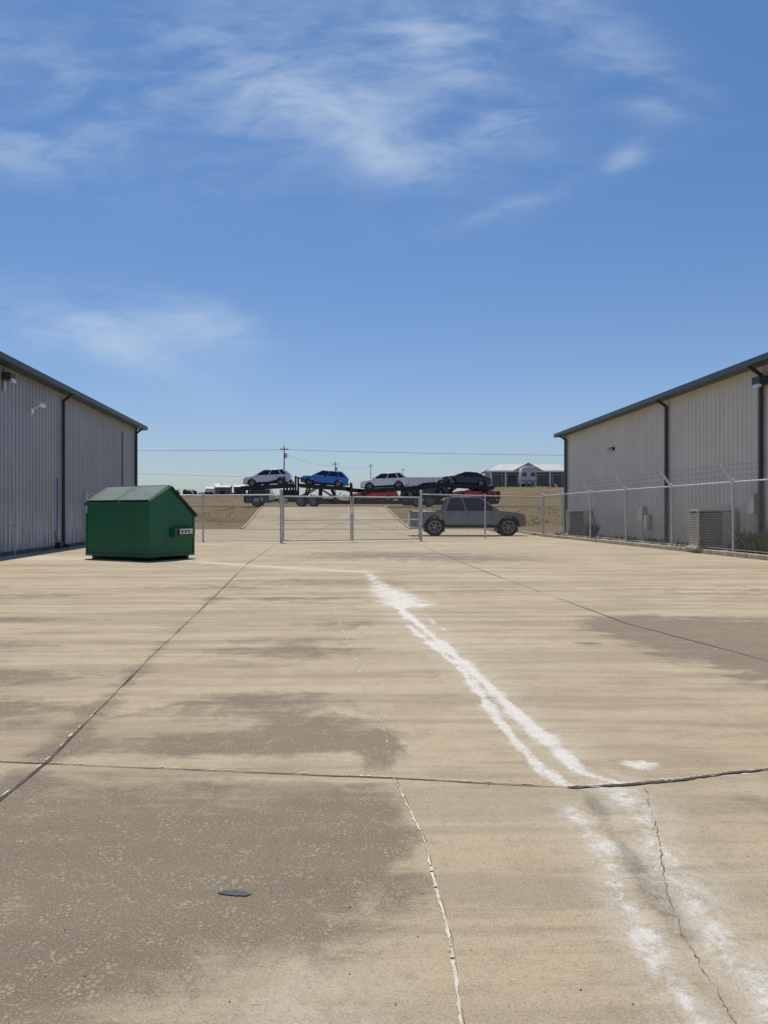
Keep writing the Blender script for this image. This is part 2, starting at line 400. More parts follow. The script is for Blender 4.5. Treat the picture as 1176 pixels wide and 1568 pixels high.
def ribwall(q,L,H,mat,d0=.03):
    prof=[];x=0;pitch=.305
    while x<L-.001:
        for dx,d in((0,0),(.09,0),(.105,d0),(.13,d0),(.145,0),(.19,0),(.195,d0*.27),(.205,d0*.27),(.21,0)):
            if x+dx<L: prof.append((x+dx,d))
        x+=pitch
    prof.append((L,0)); n=len(prof)
    vs=[(a,-d,0) for a,d in prof]+[(a,-d,H) for a,d in prof]
    q.add(vs,[(i,i+1,n+i+1,n+i) for i in range(n-1)],mat)
def wh(loc,dv,L,depth,H,mat,spouts,d0,over):
    """wall along local +x, facing local -y; building body on +y side"""
    ang=math.atan2(dv[1],dv[0])
    e=empty('metal_warehouse',loc,(0,0,ang))
    q=B(); ribwall(q,L,H,mat,d0); q.make('wall_front',e)
    q=B(); q.box((.01,depth/2+.02,H/2),(.02,depth,H),mat); q.box((L-.01,depth/2+.02,H/2),(.02,depth,H),mat)
    q.box((L/2,depth+.05,H/2),(L,.02,H),mat)
    for x in(.01,L-.01):
        q.add([(x,0,H),(x,depth,H),(x,depth/2,H+depth/2*.085)],[(0,1,2)],mat)
    q.make('wall_sides',e)
    q=B(); s=.085; ov=over; th=.07
    for a,b2 in((-ov,depth/2),(depth+ov,depth/2)):
        za=H+.04-ov*s; zb=H+.04+depth/2*s
        vs=[(-.45,a,za),(L+.45,a,za),(L+.45,b2,zb),(-.45,b2,zb)]
        vs+=[(x,y2,z+th) for x,y2,z in vs]
        q.hexa(vs,ROOFW)
    q.make('roof',e)
    q=B()
    q.box((L/2,-ov-.07,H-.02),(L+.94,.13,.19),TRIM)
    q.box((L/2,-ov/2,H-.06),(L+.8,ov-.01,.03),TRIM)
    for x in(-.47,L+.47):
        q.beam((x,-ov-.05,H-.02),(x,depth/2,H+depth/2*s+.03),.06,.22,TRIM)
    q.box((.05,-.035,H/2),(.16,.09,H-.1),TRIM); q.box((L-.05,-.035,H/2),(.16,.09,H-.1),TRIM)
    q.box((L/2,-.035,.06),(L,.05,.12),TRIM)
    q.make('gutter_trim',e,bevel=.006)
    q=B()
    for x in spouts:
        q.box((x,-.11,H/2-.15),(.13,.1,H-.35),SPOUT)
        q.beam((x,-.11,H-.36),(x,-ov-.05,H-.1),.1,.1,SPOUT)
        q.beam((x,-.11,.12),(x,-.32,.05),.1,.1,SPOUT)
        for z in(1.2,3,4.8): q.box((x,-.085,z),(.2,.06,.04),SPOUT)
    q.make('downspout',e,bevel=.01)
    return e
yl0=-12; st=Vector((-9.53-.0919*yl0,yl0,0)); Ltot=(41.2-yl0)/.9958
LB=wh(st,(-.0915,.9958),Ltot,18,5.90,WL,[Ltot-.35,(28.97-yl0)/.9958,(14.-yl0)/.9958],.03,.40)
dr=Vector((.043,-1)).normalized()
RB=wh(Vector((12.706-.043*45.5,45.5,0)),dr,57,18,5.93,WR,[.45,45.5-30.7,45.5-23.6,45.5-9],.018,.45)
q=B(); lx=lambda y:(y-yl0)/.9958
x=lx(25.8); q.box((x,-.06,4.75),(.14,.08,.16),WHITEP); q.tube((x,-.08,4.78),(x,-.35,4.95),.02,WHITEP); q.tube((x-.12,-.33,4.98),(x+.12,-.42,4.93),.085,WHITEP,12)
q.tube((x+.04,-.05,4.7),(x+.04,-.05,4.55),.015,WHITEP)
q.make('security_camera_mount',LB,smooth_=True)
q=B(); x=lx(23.55); q.box((x,-.16,5.5),(.4,.3,.22),SPOUT); q.box((x,-.3,5.38),(.34,.08,.12),LAMP); q.box((x,-.05,5.3),(.12,.06,.5),GALV)
q.make('wall_light',LB,bevel=.01)
q=B(); x=lx(28.4); q.tube((x,-.06,.2),(x,-.06,2.6),.022,BLUEC); q.box((x,-.07,.5),(.2,.1,.3),ACM); q.box((x+.1,-.09,.12),(.35,.2,.2),SPOUT)
x=lx(38.1); q.tube((x,-.05,2.4),(x,-.05,5.3),.025,SPOUT); q.make('wall_conduit',LB)
q=B(); x=lx(24); q.tube((x,-.2,0),(x,-.2,.9),.02,GALV); q.tube((x,-.2,.9),(x,-.02,.95),.02,GALV); q.make('pipe_stub',LB)
q=B(); rx=lambda y:(45.5-y)
for dx in(-.18,.18):
    x=rx(37.2)+dx; q.box((x,-.08,4.4),(.12,.1,.16),SPOUT); q.tube((x,-.1,4.4),(x,-.25,4.3),.06,GALV,10)
x=rx(23.4); q.box((x,-.2,5.35),(.45,.36,.25),SPOUT); q.box((x,-.33,5.2),(.36,.1,.12),LAMP); q.tube((x+.2,-.05,5.3),(x+.2,-.05,4.2),.02,GALV)
q.make('wall_light',RB,bevel=.008)
q=B()
for y,h,w in((33.2,1.25,.5),(32.6,.9,.35),(24.0,1.6,.4),(40.2,.8,.5)):
    x=rx(y); q.box((x,-.12,h),(w,.2,.6),ACM); q.tube((x,-.1,h-.3),(x,-.1,.1),.025,GALV)
q.make('electrical_box',RB,bevel=.01)

# ---------------------------------------------------------------- right strip, curb
fx=lambda y:8.75+(42.5-y)*.0926
wx=lambda y:12.706-.043*y
DIRT=simple('dirt_and_gravel',(.17,.14,.095),1,0,.4,3,bump=.8)
q=B(); ysr=np.arange(2,46,.5); vs=[];fs=[]
for y in ysr:
    a,b2=fx(y)+.14,wx(y)+.05
    for u in np.linspace(0,1,6): vs.append((a+(b2-a)*u,y,.10+.03*random.random()))
for j in range(len(ysr)-1):
    for i in range(5): a=j*6+i; fs.append((a,a+1,a+7,a+6))
q.add(vs,fs,DIRT); q.make('dirt_strip',smooth_=True)
q=B()
y=42.5
while y>3:
    y2=y-3; q.beam((fx(y)+.07,y-.006,.07),(fx(y2)+.07,y2+.006,.07),.16,.14,CURBM); y=y2
q.beam((fx(42.5)+.07,42.6,.07),(fx(42.5)+.2,50,.07),.16,.14,CURBM)
q.make('curb',bevel=.02)
q=B(); q.add([(fx(42.5)+.28,42.6,.12),(30,46.5,.12),(30,52,.12),(fx(42.5)+.3,50,.12)],[(0,1,2,3)],GRASS); q.make('grass_verge')

# ---------------------------------------------------------------- fences
def chainmat():
    m,nt,b=new_mat('chain_link_mesh')
    uv=N(nt,'ShaderNodeUVMap').outputs[0]
    sep=N(nt,'ShaderNodeSeparateXYZ'); nt.links.new(uv,sep.inputs[0])
    p=.062
    def line(e):
        f=mth(nt,'FRACT',mth(nt,'DIVIDE',e,p)); d=mth(nt,'ABSOLUTE',mth(nt,'SUBTRACT',f,.5))
        return mth(nt,'GREATER_THAN',d,.5-.045)
    a=line(mth(nt,'ADD',sep.outputs[0],sep.outputs[1])); c=line(mth(nt,'SUBTRACT',sep.outputs[0],sep.outputs[1]))
    al=mth(nt,'MAXIMUM',a,c); nt.links.new(al,b.inputs['Alpha'])
    b.inputs['Base Color'].default_value=(.36,.36,.36,1); b.inputs['Metallic'].default_value=.4; b.inputs['Roughness'].default_value=.5
    return m
CHAIN=chainmat()
def panel(name,parent,p,q_,z0,z1):
    me=bpy.data.meshes.new(name)
    me.from_pydata([(p[0],p[1],z0),(q_[0],q_[1],z0),(q_[0],q_[1],z1),(p[0],p[1],z1)],[],[(0,1,2,3)])
    uv=me.uv_layers.new(name='UVMap'); L=math.hypot(q_[0]-p[0],q_[1]-p[1])
    for i,c in enumerate([(0,0),(L,0),(L,z1-z0),(0,z1-z0)]): uv.data[i].uv=c
    me.materials.append(CHAIN); o=bpy.data.objects.new(name,me); COL.objects.link(o); o.parent=parent
def fence(pts,H,z0=0,arms=None,rpost=.038,ends=(),pm=None):
    e=empty('chain_link_fence'); q=B(); pm=pm or GALV
    for i,(x,y) in enumerate(pts):
        r=rpost*(1.35 if i in ends else 1)
        q.tube((x,y,z0-.02),(x,y,H+.03),r,pm,10); q.tube((x,y,H+.03),(x,y,H+.09),r*1.15,pm,10,r2=.01)
        if arms:
            tip=(x+arms[0]*.42,y+arms[1]*.42,H+.50)
            q.beam((x,y,H-.06),tip,.05,.075,GALVA)
            q.box((x,y,H-.02),(.12,.12,.13),GALVA)
    for a,b2 in zip(pts[:-1],pts[1:]):
        q.tube((*a,H-.02),(*b2,H-.02),.026,GALV,6); q.tube((*a,z0+.08),(*b2,z0+.08),.006,GALV,5)
        if arms:
            for k in(.33,.66,.97):
                o=(arms[0]*.42*k,arms[1]*.42*k)
                mid=((a[0]+b2[0])/2+o[0],(a[1]+b2[1])/2+o[1],H+.50*k-.03)
                A=(a[0]+o[0],a[1]+o[1],H+.50*k); C=(b2[0]+o[0],b2[1]+o[1],H+.50*k)
                q.tube(A,mid,.004,WIRE,4); q.tube(mid,C,.004,WIRE,4)
        panel('mesh_panel',e,a,b2,z0+.05,H-.02)
    q.make('posts_and_rails',e,smooth_=True)
    return e
G0=(-4.45,33.3); G1=(-1.44,34.5); G2=(1.72,35.7)
fence([(-12.25,31.6),(-11.85,32.0),(-8.1,34.4),G0],2.12,ends=(0,3))
CR=(8.75+.07,42.5)
fence([G2,(5.15,39.1),CR],2.2,ends=(0,2))
ysf=[42.5,39.3,35.3,31.3,27.3,23.3,19.3,15.3,11.3]
fence([(fx(y)+.07,y) for y in ysf],2.28,z0=.13,arms=(-.85,.1),ends=(0,),rpost=.040,pm=GALV)
def gate():
    e=empty('chain_link_gate'); q=B(); H=2.0
    for a in(G0,G2):
        q.tube((*a,0),(*a,H+.32),.06,GALV,12); q.tube((*a,H+.32),(*a,H+.37),.06,GALV,12,r2=.02)
    def leaf(p,r):
        p=Vector(p);r=Vector(r);d=(r-p).normalized(); a=p+d*.1; c=r-d*.05
        for pt in(a,c): q.tube((*pt,.08),(*pt,H+.05),.03,GALV,8)
        for z in(.1,1.0,H+.03): q.tube((*a,z),(*c,z),.028,GALV,8)
        q.tube((*a,.1),(*c,1.0),.007,GALV,5)
        panel('mesh_panel',e,a,c,.1,H+.02)
        for z in(.35,1.7): q.box((*((p+a)/2),z),(.12,.08,.07),GALV)
    leaf(G0,G1); leaf(G2,G1)
    q.tube((*G1,.0),(*G1,1.3),.012,GALV,6); q.box((*G1,1.12),(.2,.09,.14),GALV)
    q.make('gate_frames',e,smooth_=True)
gate()

# ---------------------------------------------------------------- AC units
def ac(loc,ang,w=1.0,h=1.0,d=.9):
    e=empty('air_conditioner_unit',loc,(0,0,ang)); q=B()
    q.box((0,0,.04),(w+.2,d+.2,.08),CURBM)
    q.box((0,0,h/2+.08),(w-.08,d-.08,h-.04),ACF)
    for sx in(-1,1):
        for sy in(-1,1): q.box((sx*(w/2-.03),sy*(d/2-.03),h/2+.08),(.07,.07,h),ACM)
    n=int(h/.06)
    for i in range(n):
        z=.14+i*(h-.1)/n
        for sy in(-1,1): q.box((0,sy*(d/2-.015),z),(w-.12,.02,.03),ACM)
        for sx in(-1,1): q.box((sx*(w/2-.015),0,z),(.02,d-.12,.03),ACM)
    q.box((w*.28,-d/2+.004,h/2+.08),(w*.3,.03,h-.06),ACM)
    q.box((0,0,h+.09),(w+.01,d+.01,.05),ACM); q.box((0,0,.12),(w+.005,d+.005,.08),ACM)
    q.make('casing',e,bevel=.008)
    q=B()
    for k in range(1,7):
        r=min(w,d)*.07*k
        for i in range(24):
            a=2*math.pi*i/24;b2=2*math.pi*(i+1)/24
            q.tube((r*math.cos(a),r*math.sin(a),h+.13),(r*math.cos(b2),r*math.sin(b2),h+.13),.006,BLACK,4,cap=False)
    q.make('fan_grille',e)
ac((10.95,25.6,.11),math.radians(-3),1.25,1.2,.85)
ac((10.35,40.8,.11),math.radians(-3),1.2,1.2,.85)

# ---------------------------------------------------------------- dumpster
def dumpster():
    m,nt,b=new_mat('green_painted_steel')
    tc=N(nt,'ShaderNodeTexCoord').outputs['Object']
    f=noise(nt,tc,1.5,5,.6); v=noise(nt,tc,2,5,.65,mapscale=(3,3,.3)); r=noise(nt,tc,9,6,.75)
    c=mixc(nt,smooth(nt,f,.3,.7),(.012,.135,.066),(.016,.165,.085))
    c=mixc(nt,mth(nt,'MULTIPLY',smooth(nt,v,.45,.72),.45),c,(.035,.11,.07))
    c=mixc(nt,mth(nt,'MULTIPLY',smooth(nt,r,.64,.74),.7),c,(.09,.05,.03))
    nt.links.new(c,b.inputs['Base Color']); b.inputs['Roughness'].default_value=.5
    GR=m; LID=simple('lid_plastic',(.12,.155,.135),.6,0,.15,3)
    a=math.atan2(-.49,.87)
    nc=Vector((-6.4,20.95,0)); d=Vector((math.cos(a),math.sin(a),0))
    o=nc-d*2.5
    e=empty('dumpster',o,(0,0,a)); L=2.5;W=1.7
    q=B()
    pr=[(0,.10),(0,1.62),(.78,2.02),(W,1.27),(W,.10)]
    vs=[(0,y,z) for y,z in pr]+[(L,y,z) for y,z in pr]
    q.add(vs,[(0,1,2,3,4),(9,8,7,6,5)]+[(i,i+5,(i+1)%5+5,(i+1)%5) for i in range(5)],GR)
    q.make('body',e,bevel=.015)
    q=B()
    q.box((L/2,-.035,1.58),(L+.06,.07,.09),GR)
    for x in(-.02,L+.02):
        q.beam((x,-.02,1.63),(x,.78,2.05),.05,.06,GR); q.beam((x,.78,2.05),(x,W+.09,1.24),.05,.09,BLACK if x>0 else GR)
    q.beam((-.04,.78,2.05),(L+.04,.78,2.05),.1,.06,GR)
    q.box((L/2,W+.05,1.24),(L+.06,.08,.08),GR)
    for x in(.0,L): 
        for y in(0,W): q.box((x,y,.72),(.05,.05,1.2),GR)
    q.box((L/2,-.02,.14),(L+.02,.05,.08),GR); q.box((L+.02,W/2,.14),(.05,W,.08),GR)
    for y in(.2,W-.2): q.box((L/2,y,.05),(L-.1,.12,.1),BLACK)
    q.box((L+.10,1.18,.76),(.16,.78,.26),GR); q.box((L+.185,1.18,.76),(.02,.6,.14),BLACK)
    q.box((L+.20,1.2,.80),(.012,.5,.15),STICK)
    for i in range(3): q.box((L+.208,1.04+.13*i,.80),(.004,.06,.08),BLACK)
    q.box((-.10,.95,.76),(.16,.9,.26),GR)
    q.make('frame_and_fork_pockets',e,bevel=.01)
    q=B()
    ang=math.atan2(.42,.78); R=Matrix.Rotation(ang,3,'X')
    for k in range(2):
        cx=L*.25+k*L*.5
        q.box((cx,.37,1.875),(L*.5-.03,.86,.035),LID,rot=R)
        for i in (0,4): q.box((cx-.52+i*.26,.375,1.897),(.04,.80,.018),LID,rot=R)
    q.tube((0.05,.80,2.09),(L-.05,.80,2.09),.022,BLACK)
    q.make('lids',e,bevel=.006)
dumpster()

# ---------------------------------------------------------------- vehicles
def wheel(q,c,r,w,M=None,side=1,rim=ALLOY):
    s=side
    prof=[(r*.62,s*-w/2),(r*.93,s*-w/2),(r,s*-w*.36),(r,s*w*.36),(r*.93,s*w/2),(r*.66,s*w/2),(r*.62,s*w*.40)]
    q.lathe_y(prof,c,RUBBER,28,M)
    q.lathe_y([(r*.66,s*w*.47),(r*.60,s*w*.47),(r*.57,s*w*.2),(r*.01,s*w*.18)],c,BLACK,28,M)
    q.lathe_y([(r*.67,s*w*.44),(r*.67,s*w*.5),(r*.59,s*w*.5),(r*.57,s*w*.3)],c,rim,28,M)
    q.lathe_y([(r*.14,s*w*.3),(r*.13,s*w*.45),(.001,s*w*.46)],c,rim,14,M)
    for i in range(6):
        t=2*math.pi*i/6+.3; p=Vector(c)+Vector((math.cos(t)*r*.1,s*w*.40,math.sin(t)*r*.1)); e=Vector(c)+Vector((math.cos(t)*r*.62,s*w*.42,math.sin(t)*r*.62))
        q.beam(p,e,.05*r/.36,.05,rim,M)
def vehicle(name,paint,P,loc,rot):
    e=empty(name,loc,rot); L,W,zb,r=P['L'],P['W'],P['zb'],P['r']; ra=r*1.14
    hw=W/2
    def wf(x,z):
        k=1-.10*max(0,abs(2*x/L)-.72)**1.2/.28**1.2 if abs(2*x/L)>.72 else 1
        t=(z-zb)/(P['belt']-zb); return hw*k*(1-.045*max(0,t-.55)/.45-.03*max(0,.25-t)/.25)
    out=[]
    out.append((P['rearx'],zb))
    for xw in(P['xr'],P['xf']):
        a0=math.asin((zb-r)/ra) if abs(zb-r)<ra else 0
        for i in range(15):
            t=(math.pi-a0)+( (a0)-(math.pi-a0))*i/14
            out.append((xw+ra*math.cos(t),r+ra*math.sin(t)))
    out+=P['top']
    q=B(); q.prism(out,wf,paint); q.make('body',e,bevel=.035,smooth_=True)
    q=B()
    for xw in(P['xr'],P['xf']): q.box((xw,0,r*1.05),(ra*1.9,W-.5,r*1.2),BLACK)
    q.box((0,0,zb+.02),(L*.86,W-.3,.16),BLACK)
    for sgn in(-1,1):
        for xw in(P['xr'],P['xf']):
            for i in range(14):
                t0=math.pi*i/14;t1=math.pi*(i+1)/14; rr=ra+.02
                y=sgn*(wf(xw,r)+.004)
                q.beam((xw+rr*math.cos(t0),y,r+rr*math.sin(t0)),(xw+rr*math.cos(t1),y,r+rr*math.sin(t1)),.03,P.get('clad',.05),BLACK)
        q.box(((P['xr']+P['xf'])/2,sgn*(hw*.975),zb+.05),(P['xf']-P['xr']-2*ra,.05,.12),BLACK)
    q.box((P['rearx']-.01,0,zb+.12),(.08,W*.86,.2),BLACK); q.box((P['frontx']+.0,0,zb+.12),(.08,W*.84,.2),BLACK)
    q.box((P['frontx']+.0,0,zb+.36),(.05,W*.5,.16),BLACK)
    q.make('underbody',e,bevel=.01)
    q=B()
    for xw in(P['xr'],P['xf']):
        for sgn in(-1,1): wheel(q,(xw,sgn*(hw-.13),r),r,.25,side=sgn)
    q.make('wheels',e,smooth_=True)
    g=P['gh']; xb0,xt0,xt1,xb1,zt=g; zbt=P['belt']-.02; wb=hw*.93; wt=hw*P.get('tw',.74)
    q=B()
    q.hexa([(xb0,-wb,zbt),(xb1,-wb,zbt),(xb1,wb,zbt),(xb0,wb,zbt),(xt0,-wt,zt),(xt1,-wt,zt),(xt1,wt,zt),(xt0,wt,zt)],DGLASS)
    q.make('glass',e)
    q=B()
    def pt(u,v,sg):
        xb=xb0+(xb1-xb0)*u; xt=xt0+(xt1-xt0)*u
        return Vector((xb+(xt-xb)*v,sg*((wb+(wt-wb)*v)+.008),zbt+(zt-zbt)*v))
    for sg in(-1,1):
        for u,w in P['pillars']:
            q.beam(pt(u,-.02,sg),pt(u,1.0,sg),.035,w,paint)
        q.beam(pt(0,1,sg),pt(1,1,sg),.07,.07,paint); q.beam(pt(0,0.0,sg),pt(1,0.0,sg),.05,.045,paint)
        mp=pt(.93,.1,sg); q.box(mp+Vector((.0,sg*.14,.04)),(.14,.2,.18),paint)
    xm=(xt0+xt1)/2
    ro=[(xt0-.05,zt-.02),(xt0-.02,zt+.02),(xm-.3,zt+.055),(xm+.3,zt+.05),(xt1+.02,zt+.02),(xt1+.05,zt-.02)]
    q.prism(ro,lambda x,z:wt*(1.0 if z<zt+.03 else .9),paint)
    q.make('roof_and_pillars',e,bevel=.012,smooth_=True)
    q=B()
    for sg in(-1,1):
        y=sg*(hw*.985+.004)
        for xs_ in P['doors']:
            q.box((xs_,y-.004*sg,(zb+P['belt'])/2+.05),(.016,.02,P['belt']-zb-.16),BLACK)
        for xh in P['handles']: q.box((xh,sg*(hw*.975+.005),P['belt']-.18),(.2,.04,.035),paint)
        q.box((P['frontx']-.12,sg*W*.34,P['lampz']),(.26,.34,.13),LAMP)
        q.box((P['rearx']+.05,sg*W*.36,P['lampz']+.08),(.14,.28,P.get('tailh',.2)),TAIL)
    q.make('trim',e,bevel=.006)
    return e
SUVP=dict(L=4.6,W=1.88,zb=.30,r=.36,xr=-1.36,xf=1.42,rearx=-2.26,frontx=2.27,belt=1.06,lampz=.78,
  top=[(2.24,.30),(2.30,.55),(2.24,.80),(2.05,.94),(1.6,1.0),(1.15,1.06),(.6,1.06),(-2.05,1.10),(-2.24,1.0),(-2.30,.62)],
  gh=(-2.12,-1.55,.25,1.18,1.56),pillars=[(0,.16),(.22,.10),(.58,.07),(1,.07)],doors=[-.95,.02,1.0],handles=[-.7,.28])
SEDP=dict(L=4.7,W=1.84,zb=.24,r=.34,xr=-1.42,xf=1.42,rearx=-2.32,frontx=2.33,belt=.94,lampz=.68,
  top=[(2.30,.24),(2.36,.48),(2.28,.70),(2.0,.82),(1.2,.93),(.6,.94),(-1.6,.98),(-2.2,1.0),(-2.34,.88),(-2.36,.5)],
  gh=(-1.95,-.95,.15,1.22,1.36),pillars=[(0,.12),(.30,.08),(.60,.06),(1,.06)],doors=[-.9,.05,1.0],handles=[-.65,.3])
CPEP=dict(SEDP); CPEP.update(belt=.90,gh=(-1.7,-.75,.05,1.0,1.22),doors=[-.5,.95],handles=[-.25],pillars=[(0,.2),(.45,.08),(1,.06)])
PUP=dict(L=6.5,W=2.12,zb=.54,r=.52,xr=-1.84,xf=2.26,rearx=-3.2,frontx=3.20,belt=1.40,lampz=1.14,tailh=.40,tw=.80,
  top=[(3.14,.54),(3.25,.74),(3.24,1.08),(3.14,1.24),(2.85,1.33),(2.3,1.38),(1.75,1.44),(.9,1.42),(-1.30,1.42),(-1.36,1.40),(-3.14,1.42),(-3.25,1.34),(-3.25,.68)],
  gh=(-1.30,-.98,.66,1.78,2.17),pillars=[(0,.22),(.40,.09),(1,.08)],doors=[-1.02,.06,1.30],handles=[-.78,.36],clad=.09)
pk=vehicle('pickup_truck',GREYP,PUP,(4.68,43.85,0),(0,0,0))
q=B()
q.box((-2.27,0,1.385),(1.66,1.6,.08),BLACK)
for sg in(-1,1):
    q.tube((-.85,sg*.78,2.26),(.6,sg*.78,2.26),.018,BLACK); q.box((.25,sg*1.08,.50),(2.7,.14,.06),BLACK)
    q.box((-2.27,sg*1.0,1.43),(1.74,.07,.03),BLACK)
q.box((3.25,0,1.0),(.03,1.3,.24),BLACK); q.box((3.26,0,1.15),(.03,1.5,.05),LAMP); q.box((-3.27,0,.66),(.14,1.9,.16),SILVP)
q.box((-1.36,0,1.10),(.03,2.09,.62),BLACK)
q.make('bed_and_rails',pk,bevel=.01)

CZ=1.88
def carried(name,paint,P,x,z,tilt,flip=True,y=75):
    rz=math.pi if flip else 0
    e=vehicle(name,paint,P,(x,y,z),(0,0,0))
    M=Matrix.Rotation(math.radians(tilt),4,'Y')@Matrix.Rotation(rz,4,'Z')
    e.rotation_euler=M.to_euler(); return e
carried('suv',SILVP,SUVP,-11.3,3.86,-3)
carried('suv',BLUEP,SUVP,-5.8,3.78,4)
carried('suv',WHITEP,SUVP,0.05,3.52,-3)
carried('sedan',BLACKP,SEDP,7.95,3.86,4)
carried('sports_coupe',REDP,CPEP,-1.0,2.32,-1)
carried('sedan',BLACKP,SEDP,4.0,2.80,-4)
carried('sports_coupe',REDP,CPEP,8.9,2.45,2)
cc=empty('car_carrier_truck',(0,75,CZ))
q=B()
def rails(x0,z0,x1,z1):
    for y in(-.98,.98):
        q.beam((x0,y,z0),(x1,y,z1),.30,.14,BLACK); q.beam((x0,y*1.14,z0+.02),(x1,y*1.14,z1+.02),.08,.34,BLACK)
    n=6
    for i in range(n+1):
        t=i/n; q.box((x0+(x1-x0)*t,0,z0+(z1-z0)*t-.02),(.08,2.0,.06),BLACK)
rails(-13.8,1.76,-8.7,2.04); rails(-8.3,2.04,-3.2,1.68); rails(-2.5,1.48,2.6,1.76); rails(5.4,2.12,10.6,1.76)
rails(-5.2,.40,11.0,.40); rails(-8.0,.40,-3.2,.40)
rails(1.4,.76,6.4,1.08); rails(-3.6,1.62,-2.2,1.5); rails(2.6,1.76,5.4,2.1)
def post(x,z0,z1,dx=0):
    for y in(-1.12,1.12): q.beam((x,y,z0),(x+dx,y,z1),.16,.18,BLACK)
for x,z1,dx in((-13.4,1.85,0),(-9.6,2.9,0),(-9.0,2.5,0),(-8.5,2.95,0),(-7.8,2.0,.5),(-6.2,1.85,0),(-4.6,1.75,-.5),(-3.2,2.3,0),(-2.2,1.55,.3),(1.8,1.8,.4),(3.2,1.7,0),(5.2,2.6,.2),(6.2,2.1,.5),(10.2,1.85,-.6),(11.0,1.5,0)):
    post(x,.4,z1,dx)
for a,b2 in(((-8.9,.5),(-6.5,1.85)),((-6.4,1.85),(-4.2,.5)),((-3.0,.5),(-1.0,1.55)),((2.6,1.7),(5.4,2.1)),((5.2,.5),(7.2,1.95)),((10.8,.5),(9,1.85)),((-12.8,1.9),(-9.6,2.7)),((-8.4,2.8),(-5,1.85))):
    for y in(-1.1,1.1): q.beam((a[0],y,a[1]),(b2[0],y,b2[1]),.1,.12,BLACK)
q.make('decks_and_posts',cc)
q=B()
q.box((-9.0,0,.62),(8.2,1.0,.30),BLACK)
q.box((-9.3,0,1.15),(1.5,2.0,.9),BLACK)
q.prism([(-13.3,.35),(-13.35,.95),(-13.1,1.1),(-12.85,1.62),(-11.0,1.66),(-10.9,.35)],lambda x,z:1.12 if z<1.2 else 1.0,BLACKP)
q.box((-11.9,-1.075,1.28),(.75,.03,.42),DGLASS); q.box((-13.05,0,1.35),(.04,1.7,.38),DGLASS,rot=Matrix.Rotation(.45,3,'Y'))
q.box((-12.1,-1.13,.7),(.9,.03,.3),CREAMP); q.box((-10.8,-1.05,.95),(.5,.3,.7),CREAMP)
q.box((-9.7,-1.0,.55),(.9,.45,.5),ALLOY); q.box((-13.36,0,.45),(.12,2.2,.3),ALLOY)
q.tube((-12.7,-1.25,1.1),(-12.7,-1.25,1.5),.08,BLACK)
q.make('tractor_cab',cc,bevel=.03)
q=B()
for xw in(-12.3,-8.0,-6.85,3.2,4.4):
    for sg in(-1,1): wheel(q,(xw,sg*1.0,.5),.5,.34,side=sg)
    q.tube((xw,-.9,.5),(xw,.9,.5),.09,BLACK)
    if xw>-9:
        for sg in(-1,1):
            for i in range(8):
                t0=math.pi*(.1+.8*i/8);t1=math.pi*(.1+.8*(i+1)/8)
                q.beam((xw+.6*math.cos(t0),sg*1.0,.5+.6*math.sin(t0)),(xw+.6*math.cos(t1),sg*1.0,.5+.6*math.sin(t1)),.4,.03,BLACK)
q.make('wheels',cc,smooth_=True)

# ---------------------------------------------------------------- background
def gz(x,y): return float(Hf(x,y))
e=empty('box_trailer',(4.9,96,gz(4.9,96)+.2)); q=B()
q.box((0,0,1.95),(5.4,2.4,2.3),WHITEP); q.box((0,0,.6),(5.0,.8,.3),BLACK)
for x in(-1.6,1.4):
    for sg in(-1,1): wheel(q,(x,sg*1.0,.3),.45,.3,side=sg)
for i in range(9): q.box((-2.4+i*.6,-1.205,1.95),(.05,.02,2.2),CREAMP)
q.make('box_body',e,bevel=.03)
def house():
    x0,y0=24.0,131; z=gz(x0,y0); e=empty('house',(x0,y0,z+.15)); q=B()
    q.box((0,1,1.3),(12.6,6,3.4),HWALL)
    q.make('walls',e)
    q=B()
    for sg in(-1,1):
        yb=1+sg*3.9; q.hexa([(-6.9,yb,2.85),(6.9,yb,2.85),(6.0,1,4.15),(-4.2,1,4.15),(-6.9,yb,3.0),(6.9,yb,3.0),(6.0,1,4.3),(-4.2,1,4.3)],ROOFW)
    q.box((0,-2.95,2.83),(13.9,.1,.24),WHITEP)
    q.hexa([(-2.6,-3.3,2.9),(2.6,-3.3,2.9),(2.6,1,2.9),(-2.6,1,2.9),(-.02,-3.3,4.3),(.02,-3.3,4.3),(.02,1,4.3),(-.02,1,4.3)],ROOFW)
    q.make('roof',e)
    q=B()
    for i in range(6): q.box((-6.2+i*2.48,-2.8,1.3),(.2,.2,3.0),WHITEP)
    for x,w in((-5,1.7),(-2.4,1.9),(.2,1.1),(2.6,2.0),(5.1,1.6)):
        q.box((x,-2.03,1.45),(w,.06,1.7 if w>1.2 else 2.3),DGLASS)
        q.box((x,-2.02,2.38),(w+.2,.08,.1),CREAMP); q.box((x-w/2,-2.02,1.45),(.1,.09,1.8),CREAMP); q.box((x+w/2,-2.02,1.45),(.1,.09,1.8),CREAMP)
    q.make('windows_and_porch',e)
house()
